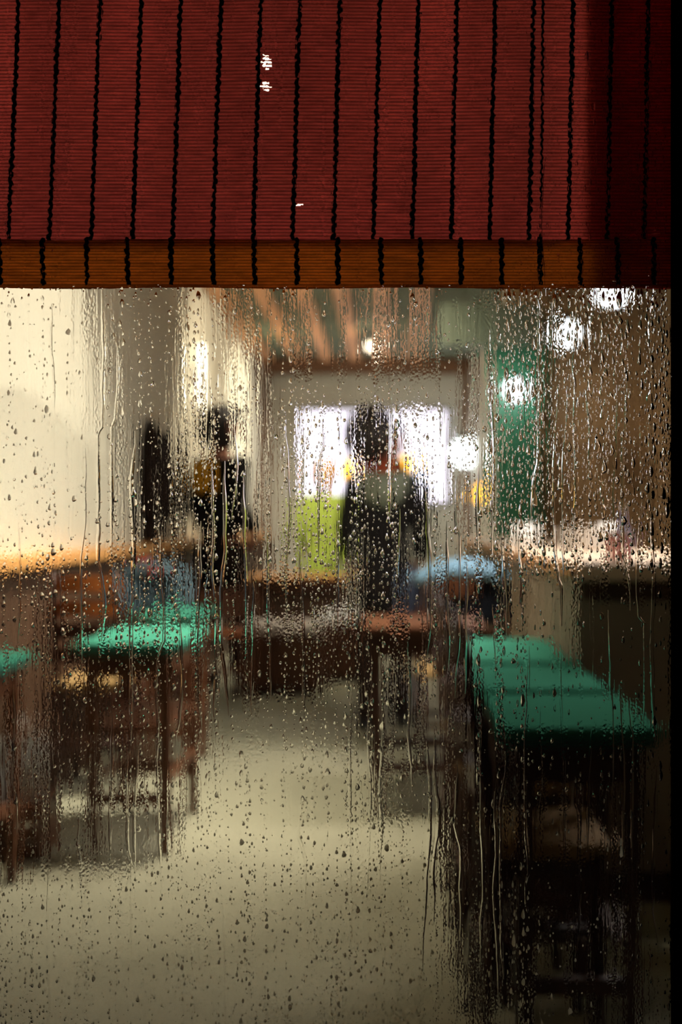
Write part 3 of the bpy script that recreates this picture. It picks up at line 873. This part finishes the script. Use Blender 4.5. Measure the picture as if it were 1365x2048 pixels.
c1 = cup('pink_cup', 'pink paper cup at the near end of the bar counter', 'cup', (0.69, 3.62, 0.980), [(0, 0), (.026, 0), (.036, .085), (.033, .085), (.024, .006), (0, .006)], 'pink')
bm = bmesh.new(); lathe(bm, [(.036, .083), (.039, .085), (.036, .088), (.033, .086)], 20); obj('rolled_rim', bm, 'whitepaper', c1, True)
bt = thing('lavender_bottle', 'lavender blue bottle on the near end of the bar counter', 'bottle', (0.745, 3.85, 0.980))
bm = bmesh.new(); lathe(bm, [(0, 0), (.030, 0), (.033, .01), (.033, .085), (.013, .12), (.012, .155), (0, .155)], 18); obj('bottle_body', bm, 'lavender', bt, True)
bm = bmesh.new(); lathe(bm, [(0, .155), (.014, .155), (.014, .17), (0, .172)], 14); obj('stopper', bm, 'whitepaper', bt)
for lab, x, y in (('tall white cup on the bar counter under the green post', 0.70, 6.2), ('tall white cup on the bar counter, second from the green post', 0.62, 5.55), ('white cup beside the stack of plates on the bar counter', 0.92, 5.05)):
    c = thing('white_cup', lab, 'cup', (x, y, 0.980), 0, 'white cups on the bar counter')
    bm = bmesh.new(); lathe(bm, [(0, 0), (.034, 0), (.046, .03), (.048, .11), (.044, .11), (.040, .03), (0, .008)], 20); obj('cup_body', bm, 'plate', c, True)
    bm = bmesh.new(); tube(bm, [(.046, 0, .09), (.075, 0, .085), (.078, 0, .05), (.044, 0, .035)], .006, 8); obj('handle', bm, 'plate', c, True)

# ------------------------------------------------------------------ the blind behind the pane
bl = thing('reed_blind', 'red woven reed blind with dark stitched seams and an orange rolled hem', 'blind', (0, 0.835, 0))
BX0, BX1 = -0.755, 0.212
ZHEM, ZH0, ZTOP = 1.294, 1.2612, 1.83
S = 0.835 / 2400.0
seams = [-1401 + 80 * q for q in range(14)] + [-281, -201, -121, -40, 40, 121, 203, 285, 364, 444, 523, 601, 681, 760, 837, 914, 990, 1067, 1145, 1222, 1295, 1368]
seam_x = [(s - 780) * S for s in seams]
holes = [(-0.0860, 1.418, .0034, .0050), (-0.0852, 1.4015, .0030, .0036), (-0.0626, 1.3195, .0022, .0018), (0.1844, 1.3010, .0028, .0024)]
def sheet(name, x0, x1, zb, zt, yoff, m, hole=True, pitch=REED, nx=90):
    nz = int((zt - zb) / pitch * 4)
    xs = np.linspace(x0, x1, nx + 1); zs = np.linspace(zb, zt, nz + 1)
    X, Z = np.meshgrid(xs, zs)
    Y = yoff - 0.00042 * np.sin(2 * np.pi * (Z) / pitch) + 0.0012 * np.sin(X * 38 + 1.0) + 0.0007 * np.sin(Z * 25 + X * 12)
    Z2 = Z + 0.0004 * np.sin(X * 61) + 0.0003 * np.sin(X * 143 + 2)
    v = np.stack([X, Y, Z2], -1).reshape(-1, 3)
    f = []
    W = nx + 1
    for j in range(nz):
        zc = (zs[j] + zs[j + 1]) / 2
        hz = [h for h in holes if hole and abs(zc - h[1]) < h[3]]
        if hole:
            ph = (zc / pitch) % 1.0
        for i in range(nx):
            if hz and 0.52 < ph < 0.99:
                xc = (xs[i] + xs[i + 1]) / 2
                if any(abs(xc - h[0] - 0.0012 * math.sin(zc * 2900)) < h[2] * (1 - 0.7 * abs(zc - h[1]) / h[3]) for h in hz):
                    continue
            a = j * W + i
            f.append((a, a + 1, a + 1 + W, a + W))
    me = bpy.data.meshes.new(name)
    me.from_pydata(v.tolist(), [], f)
    me.materials.append(M[m])
    for p in me.polygons: p.use_smooth = True
    o = bpy.data.objects.new(name, me); COL.objects.link(o); o.parent = bl
    return o
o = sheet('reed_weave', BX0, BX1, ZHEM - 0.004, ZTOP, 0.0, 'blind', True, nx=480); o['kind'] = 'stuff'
# the edge is folded back double beside the jamb
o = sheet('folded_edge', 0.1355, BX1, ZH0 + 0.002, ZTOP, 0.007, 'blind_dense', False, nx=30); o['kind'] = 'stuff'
# rolled hem: an oval roll of reeds
def hem(x0, x1, name):
    nx, ns = 120, 96
    vs, fs = [], []
    zc, hz, hy = (ZHEM + ZH0) / 2, (ZHEM - ZH0) / 2, 0.0065
    for i in range(nx + 1):
        x = x0 + (x1 - x0) * i / nx
        for j in range(ns):
            a = 2 * math.pi * j / ns
            c, s = math.cos(a), math.sin(a)
            e = 0.55
            z = zc + hz * math.copysign(abs(s) ** e, s)
            y = -0.0045 + hy * math.copysign(abs(c) ** e, c)
            rip = 0.00030 * math.sin(2 * math.pi * z / 0.00205)
            vs.append((x, y - math.copysign(rip, -c), z + 0.0005 * math.sin(x * 40 + 1)))
    for i in range(nx):
        for j in range(ns):
            a, b = i * ns + j, i * ns + (j + 1) % ns
            if math.cos(2 * math.pi * (j + 0.5) / ns) > 0.15 and math.sin(2 * math.pi * (j + 0.5) / ns) > -0.8: continue
            fs.append((a, b, b + ns, a + ns))
    me = bpy.data.meshes.new(name); me.from_pydata(vs, [], fs); me.materials.append(M['hem'])
    for p in me.polygons: p.use_smooth = True
    o = bpy.data.objects.new(name, me); COL.objects.link(o); o.parent = bl
    return o
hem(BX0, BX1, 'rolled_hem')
def cordmesh(name, x_top, x_bot, z0, z1, y0, rad, m='cord', seed=0, bulge=0.0):
    rnd = random.Random(seed)
    bm = bmesh.new()
    n_ = max(8, int((z1 - z0) / 0.0016))
    pts, rr = [], []
    ph, w1 = rnd.random() * 6, 0
    for i in range(n_ + 1):
        f = i / n_
        z = z1 + (z0 - z1) * f
        w1 = w1 * 0.93 + rnd.uniform(-1, 1) * 0.00010
        x = x_top + (x_bot - x_top) * f + 0.0006 * math.sin(2 * math.pi * z / 0.0062 + ph) + w1
        pts.append((x, y0 - bulge * math.sin(math.pi * f) , z))
        rr.append(rad * rnd.uniform(0.75, 1.3))
    tube(bm, pts, rr, 6)
    return obj(name, bm, m, bl, True)
top_px = 0.0
for k, sx in enumerate(seam_x):
    # each seam leans a little: about 20 px in 480 at one side, hardly at the other
    lean = -0.0082 + 0.0058 * max(0, k - 14) / (len(seam_x) - 15)
    slope = lean / (1.4603 - ZHEM)
    xt = sx - slope * (ZTOP - 1.4603)
    xb = sx + lean
    if xb > BX1 - 0.002: continue
    cordmesh('seam_cord', min(xt, BX1 - 0.001), xb, ZHEM - 0.001, ZTOP, -0.0022, 0.00135, seed=k)
hem_px = [-1395 + 83 * q for q in range(13)] + [-315, -232, -150, -73, 10, 95, 182, 262, 348, 430, 513, 596, 677, 762, 840, 920, 1000, 1075, 1155, 1228, 1300]
for k, hx in enumerate(hem_px):
    cordmesh('hem_cord', (hx - 780) * S, (hx - 780) * S + 0.0006, ZH0 + 0.001, ZHEM, -0.0105, 0.00155, seed=100 + k, bulge=0.0012)
cordmesh('pull_cord', 0.108, 0.1035, ZH0 + 0.002, ZTOP, -0.0130, 0.0008, seed=77)
bobj('head_rail', 'frame', bl, BX0 - 0.008, 0.216, -0.012, 0.022, ZTOP - 0.01, ZTOP + 0.03, bev=0.003)

# ------------------------------------------------------------------ window: frame, wet pane, drops
win = bpy.data.objects.new('window_1', None); COL.objects.link(win); struct(win, 'rain streaked window pane in a dark frame')
FT = 0.030
bm = bmesh.new(); box(bm, 0.1895, WX1 + 0.01, 0.775, 0.812, WZ0, WZ1, bev=0.002); obj('jamb', bm, 'frame', win)
bm = bmesh.new(); box(bm, WX1 - 0.004, WX1 + 0.02, 0.812, 0.93, WZ0, WZ1); obj('jamb_lining', bm, 'frame', win)
bm = bmesh.new(); box(bm, WX0 - 0.01, WX0 + FT, 0.775, 0.90, WZ0, WZ1, bev=0.002); obj('jamb', bm, 'frame', win)
bm = bmesh.new(); box(bm, WX0, WX1, 0.775, 0.90, WZ1 - 0.02, WZ1 + 0.01, bev=0.002); obj('window_head', bm, 'frame', win)
bm = bmesh.new(); box(bm, WX0, WX1, 0.755, 0.90, WZ0 - 0.01, WZ0 + FT, bev=0.002); obj('window_sill', bm, 'frame', win)
PY = 0.800                                     # outer face of the pane
bm = bmesh.new(); box(bm, WX0 + FT, 0.1895, PY, PY + 0.004, WZ0 + FT, WZ1 - 0.02)
pane = obj('pane', bm, 'pane', win)

PXM = 3000.0                                   # the drops' sizes were measured as fractions of a pane 0.455 m wide
rng = np.random.default_rng(11)
def dens(x, z):
    """how thickly the rain beads stand on a part of the pane (x, z in metres)"""
    if z > 1.256:                              # in front of the blind
        return 1.0 if x > 0.128 else 0.20
    if z > 1.065:
        if x > 0.075: return 1.5
        if z > 1.19 and x > -0.13: return 0.30
        if x > -0.19: return 1.05
        return 0.40
    if z > 0.95:
        if x > 0.09: return 0.10
        if x > 0.03: return 0.7
        return 0.95
    if z > 0.86:
        if x > 0.03: return 0.35
        return 0.75
    return 0.62 if x < 0.05 else 0.45
drops = []
# beads strung along the tracks the water took
for tr in range(1380):
    x = rng.uniform(-0.285, 0.188) if tr <= 1010 else rng.uniform(-0.62, -0.27)
    z = rng.uniform(0.76, 1.54)
    if tr > 1010:
        z = rng.uniform(0.72, 1.54)
    elif tr > 760:
        z = rng.uniform(0.75, 0.93); x = rng.uniform(-0.285, 0.11)
    elif tr > 560:
        x = rng.uniform(0.07, 0.188); z = rng.uniform(1.12, 1.42)
    ln = rng.uniform(0.03, 0.24)
    big = rng.random() < 0.25
    w = 0.0
    zz = z
    while zz > z - ln and zz > 0.66:
        w = w * 0.97 + rng.normal() * 0.00016
        if rng.random() < dens(x, zz):
            r = (rng.gamma(3.0, 0.42) * (1.35 if big else 0.85) + 0.75) / PXM
            if zz > 1.256: r *= 0.55
            elif zz < 0.9: r *= 0.72
            drops.append((x + w + rng.normal() * 0.0005, zz, r, rng.uniform(1.3, 3.0) if x > 0.06 else rng.uniform(1.0, 1.8)))
        zz -= rng.uniform(0.0018, 0.0068)
# scattered small beads
for k in range(20500):
    x = rng.uniform(-0.285, 0.188) if k < 13500 else rng.uniform(-0.62, -0.285); z = rng.uniform(0.66 if k >= 13500 else 0.735, 1.47)
    if rng.random() < dens(x, z) * 0.7:
        r = (rng.gamma(2.2, 0.42) + 0.55) / PXM
        if z > 1.256: r *= 0.55
        drops.append((x, z, r, rng.uniform(0.9, 1.5)))
# fat drops here and there, and along the lower line of the hem
for k in range(420):
    x = rng.uniform(-0.28, 0.18); z = rng.uniform(0.75, 1.262)
    if rng.random() < dens(x, z) * (0.3 if z < 0.9 else 1.0):
        drops.append((x, z, rng.uniform(2.8, 5.2) / PXM, rng.uniform(1.0, 1.5)))
for k in range(60):
    drops.append((rng.uniform(-0.27, 0.18), 1.2555 + rng.normal() * 0.001, rng.uniform(1.2, 3.0) / PXM, rng.uniform(0.8, 1.1)))
# neighbours that would touch have run together: keep the fatter one
drops.sort(key=lambda d: -d[2])
cell, kept = {}, []
for d in drops:
    kx, kz = int(d[0] // 0.004), int(d[1] // 0.004)
    ok = True
    for ix in (kx - 1, kx, kx + 1):
        for iz in (kz - 1, kz, kz + 1):
            for q in cell.get((ix, iz), ()):
                if ((d[0] - q[0]) / (d[2] + q[2])) ** 2 + ((d[1] - q[1]) / (d[2] * d[3] * 1.15 + q[2] * q[3] * 1.15)) ** 2 < 1.0:
                    ok = False
    if ok:
        cell.setdefault((kx, kz), []).append(d); kept.append(d)
drops = kept
NS, NR = 9, 3
unit, faces = [], []
unit.append((0, -1.0, 0))
for i in range(1, NR + 1):
    f = i / NR
    for j in range(NS):
        a = 2 * math.pi * j / NS
        unit.append((f * math.cos(a), -math.sqrt(max(0, 1 - f * f)) if i < NR else 0.0, f * math.sin(a)))
for j in range(NS):
    faces.append((0, 1 + j, 1 + (j + 1) % NS, 1 + (j + 1) % NS))
    for i in range(NR - 1):
        a, b = 1 + i * NS, 1 + (i + 1) * NS
        faces.append((a + j, b + j, b + (j + 1) % NS, a + (j + 1) % NS))
nb = len(unit)
unit += [unit[1 + (NR - 1) * NS + j] for j in range(NS)]        # flat base has its own rim so the edge stays crisp
U = np.array(unit)
tri, quad = [], []
for f in faces:
    if f[2] == f[3]: tri.append(f[:3])
    else: quad.append(f)
base = [nb + j for j in range(NS)][::-1]
D = np.array(drops)
n_d = len(D)
V = np.repeat(U[None], n_d, 0)
flat_ = np.where(D[:, 1] < 0.90, 0.42, np.where((D[:, 0] < -0.19) & (D[:, 1] > 1.06), 0.6, 1.0)) * np.where((D[:, 1] < 0.97) & (D[:, 0] > -0.13) & (D[:, 0] < -0.03), 0.7, 1.0)
hgt = D[:, 2] * rng.uniform(0.20, 0.50, n_d) * flat_ * np.where((D[:, 0] > 0.06) & (D[:, 1] > 1.06), 1.25, 1.0) * np.where(D[:, 1] > 1.262, 1.7, 1.0)
tail = 1.0 + 0.35 * np.clip(V[:, :, 2], 0, 1)                  # upper half drawn out, lower half round
wx = 1.0 - 0.25 * np.clip(V[:, :, 2], 0, 1)
irr = 1 + 0.13 * np.sin(3 * np.arctan2(V[:, :, 2], V[:, :, 0]) + rng.uniform(0, 6, n_d)[:, None])
P = np.empty_like(V)
P[:, :, 0] = D[:, 0:1] + V[:, :, 0] * D[:, 2:3] * wx * irr
P[:, :, 1] = PY - 0.00012 + V[:, :, 1] * hgt[:, None]
P[:, :, 2] = D[:, 1:2] + V[:, :, 2] * D[:, 2:3] * D[:, 3:4] * tail * irr
keep = (P[:, :, 0].max(1) < 0.1885)
P = P[keep]; n_d = len(P)
nv = U.shape[0]
loops, sizes = [], []
one = [list(t_) for t_ in tri] + [list(q) for q in quad] + [base]
flat = np.array([i for f in one for i in f]); sz = np.array([len(f) for f in one])
all_loops = (flat[None] + (np.arange(n_d) * nv)[:, None]).ravel()
all_sz = np.tile(sz, n_d)
starts = np.concatenate([[0], np.cumsum(all_sz)[:-1]])
def raw_mesh(name, verts, loops_, starts_, m):
    me = bpy.data.meshes.new(name)
    me.vertices.add(len(verts)); me.vertices.foreach_set('co', verts.astype(np.float32).ravel())
    me.loops.add(len(loops_)); me.loops.foreach_set('vertex_index', loops_.astype(np.int32))
    me.polygons.add(len(starts_)); me.polygons.foreach_set('loop_start', starts_.astype(np.int32))
    me.update(calc_edges=True); me.validate()
    me.materials.append(M[m])
    me.polygons.foreach_set('use_smooth', np.ones(len(me.polygons), dtype=bool))
    return me
me = raw_mesh('raindrops', P.reshape(-1, 3), all_loops, starts, 'water')
bm = bmesh.new(); bm.from_mesh(me); bmesh.ops.recalc_face_normals(bm, faces=bm.faces[:]); bm.to_mesh(me); bm.free()
o = bpy.data.objects.new('raindrops', me); COL.objects.link(o); o.parent = pane; o['kind'] = 'stuff'; o['label'] = 'rain beads standing on the pane'

# rivulets: long low ridges of running water
def rivulet(x, z0, z1, w, seed):
    r = np.random.default_rng(seed)
    n_ = int((z0 - z1) / 0.0016) + 2
    bm = bmesh.new()
    dx, px = 0.0, x
    kink = 0
    prev = None
    K = 7
    hh = 0.11 if z0 > 0.99 else 0.08
    for i in range(n_):
        z = z0 + (z1 - z0) * i / (n_ - 1)
        dx = dx * 0.88 + r.normal() * 0.00005
        if r.random() < 0.02: dx += r.normal() * 0.0004
        px += dx
        px = max(x - 0.0026, min(x + 0.0026, px))
        ww = w * (0.85 + 0.12 * math.sin(z * 130 + seed)) * (0.25 + 0.75 * min(1, min(i, n_ - 1 - i) / 14))
        row = []
        for q in range(K):
            u = -1 + 2 * q / (K - 1)
            row.append(bm.verts.new((px + u * ww / 2, PY - 0.00010 - ww * hh * max(0, 1 - u * u), z)))
        bas = [bm.verts.new((px - ww / 2, PY - 0.00010, z)), bm.verts.new((px + ww / 2, PY - 0.00010, z))]
        if prev:
            for q in range(K - 1):
                bm.faces.new((prev[q], prev[q + 1], row[q + 1], row[q]))
            bm.faces.new((pbas[1], pbas[0], bas[0], bas[1]))
        prev, pbas = row, bas
    o = obj('rivulet', bm, 'water', pane, True, keep=True)
    return o
riv = [(-0.192, 1.255, 1.02, .0030), (-0.170, 1.16, 0.95, .0030), (-0.153, 1.09, 0.93, .0022), (-0.110, 1.14, 0.97, .0028), (-0.098, 1.13, 1.00, .0024),
       (-0.091, 1.06, 0.97, .0026), (-0.082, 1.09, 0.98, .0022), (-0.060, 1.08, 0.96, .0022), (0.000, 1.20, 1.10, .0026), (-0.024, 0.98, 0.80, .0024), (-0.014, 0.98, 0.84, .0018), (-0.004, 0.99, 0.86, .0026),
       (0.024, 1.12, 1.01, .0026), (0.038, 1.10, 1.00, .0022), (0.097, 1.256, 1.10, .0030), (0.104, 1.42, 1.25, .0018), (0.124, 1.24, 1.09, .0024), (0.176, 1.256, 0.95, .0030),
       (0.158, 1.20, 1.04, .0022), (0.112, 1.18, 1.03, .0024), (0.060, 0.96, 0.80, .0028), (0.045, 0.94, 0.82, .0024), (0.070, 0.92, 0.78, .0030),
       (0.124, 0.94, 0.82, .0030), 
       (-0.185, 0.98, 0.87, .0024), (-0.168, 0.95, 0.86, .0022), (-0.155, 0.94, 0.85, .0022), (-0.140, 1.04, 0.95, .0022), (0.075, 1.10, 1.02, .0026),
       (0.086, 1.09, 1.03, .0024), (0.012, 1.02, 0.92, .0022), (-0.035, 1.10, 1.03, .0022), (-0.126, 1.10, 0.96, .0024)]
rr_ = random.Random(31)
for k in range(150):                           # more runs, thickest on the wetter side
    x = rr_.uniform(-0.60, -0.28) if k >= 110 else rr_.uniform(-0.27, 0.182) if k < 42 else rr_.uniform(0.02, 0.182)
    a_ = rr_.uniform(0.86, 1.25)
    b_ = max(0.74, a_ - rr_.uniform(0.05, 0.20))
    w_ = rr_.uniform(0.0014, 0.0030)
    if all(abs(x - q[0]) > 0.0055 or a_ < q[2] or b_ > q[1] for q in riv):
        riv.append((x, a_, b_, w_))
for k, (x, a_, b_, w_) in enumerate(riv):
    rivulet(x, a_, b_, w_, 200 + k)
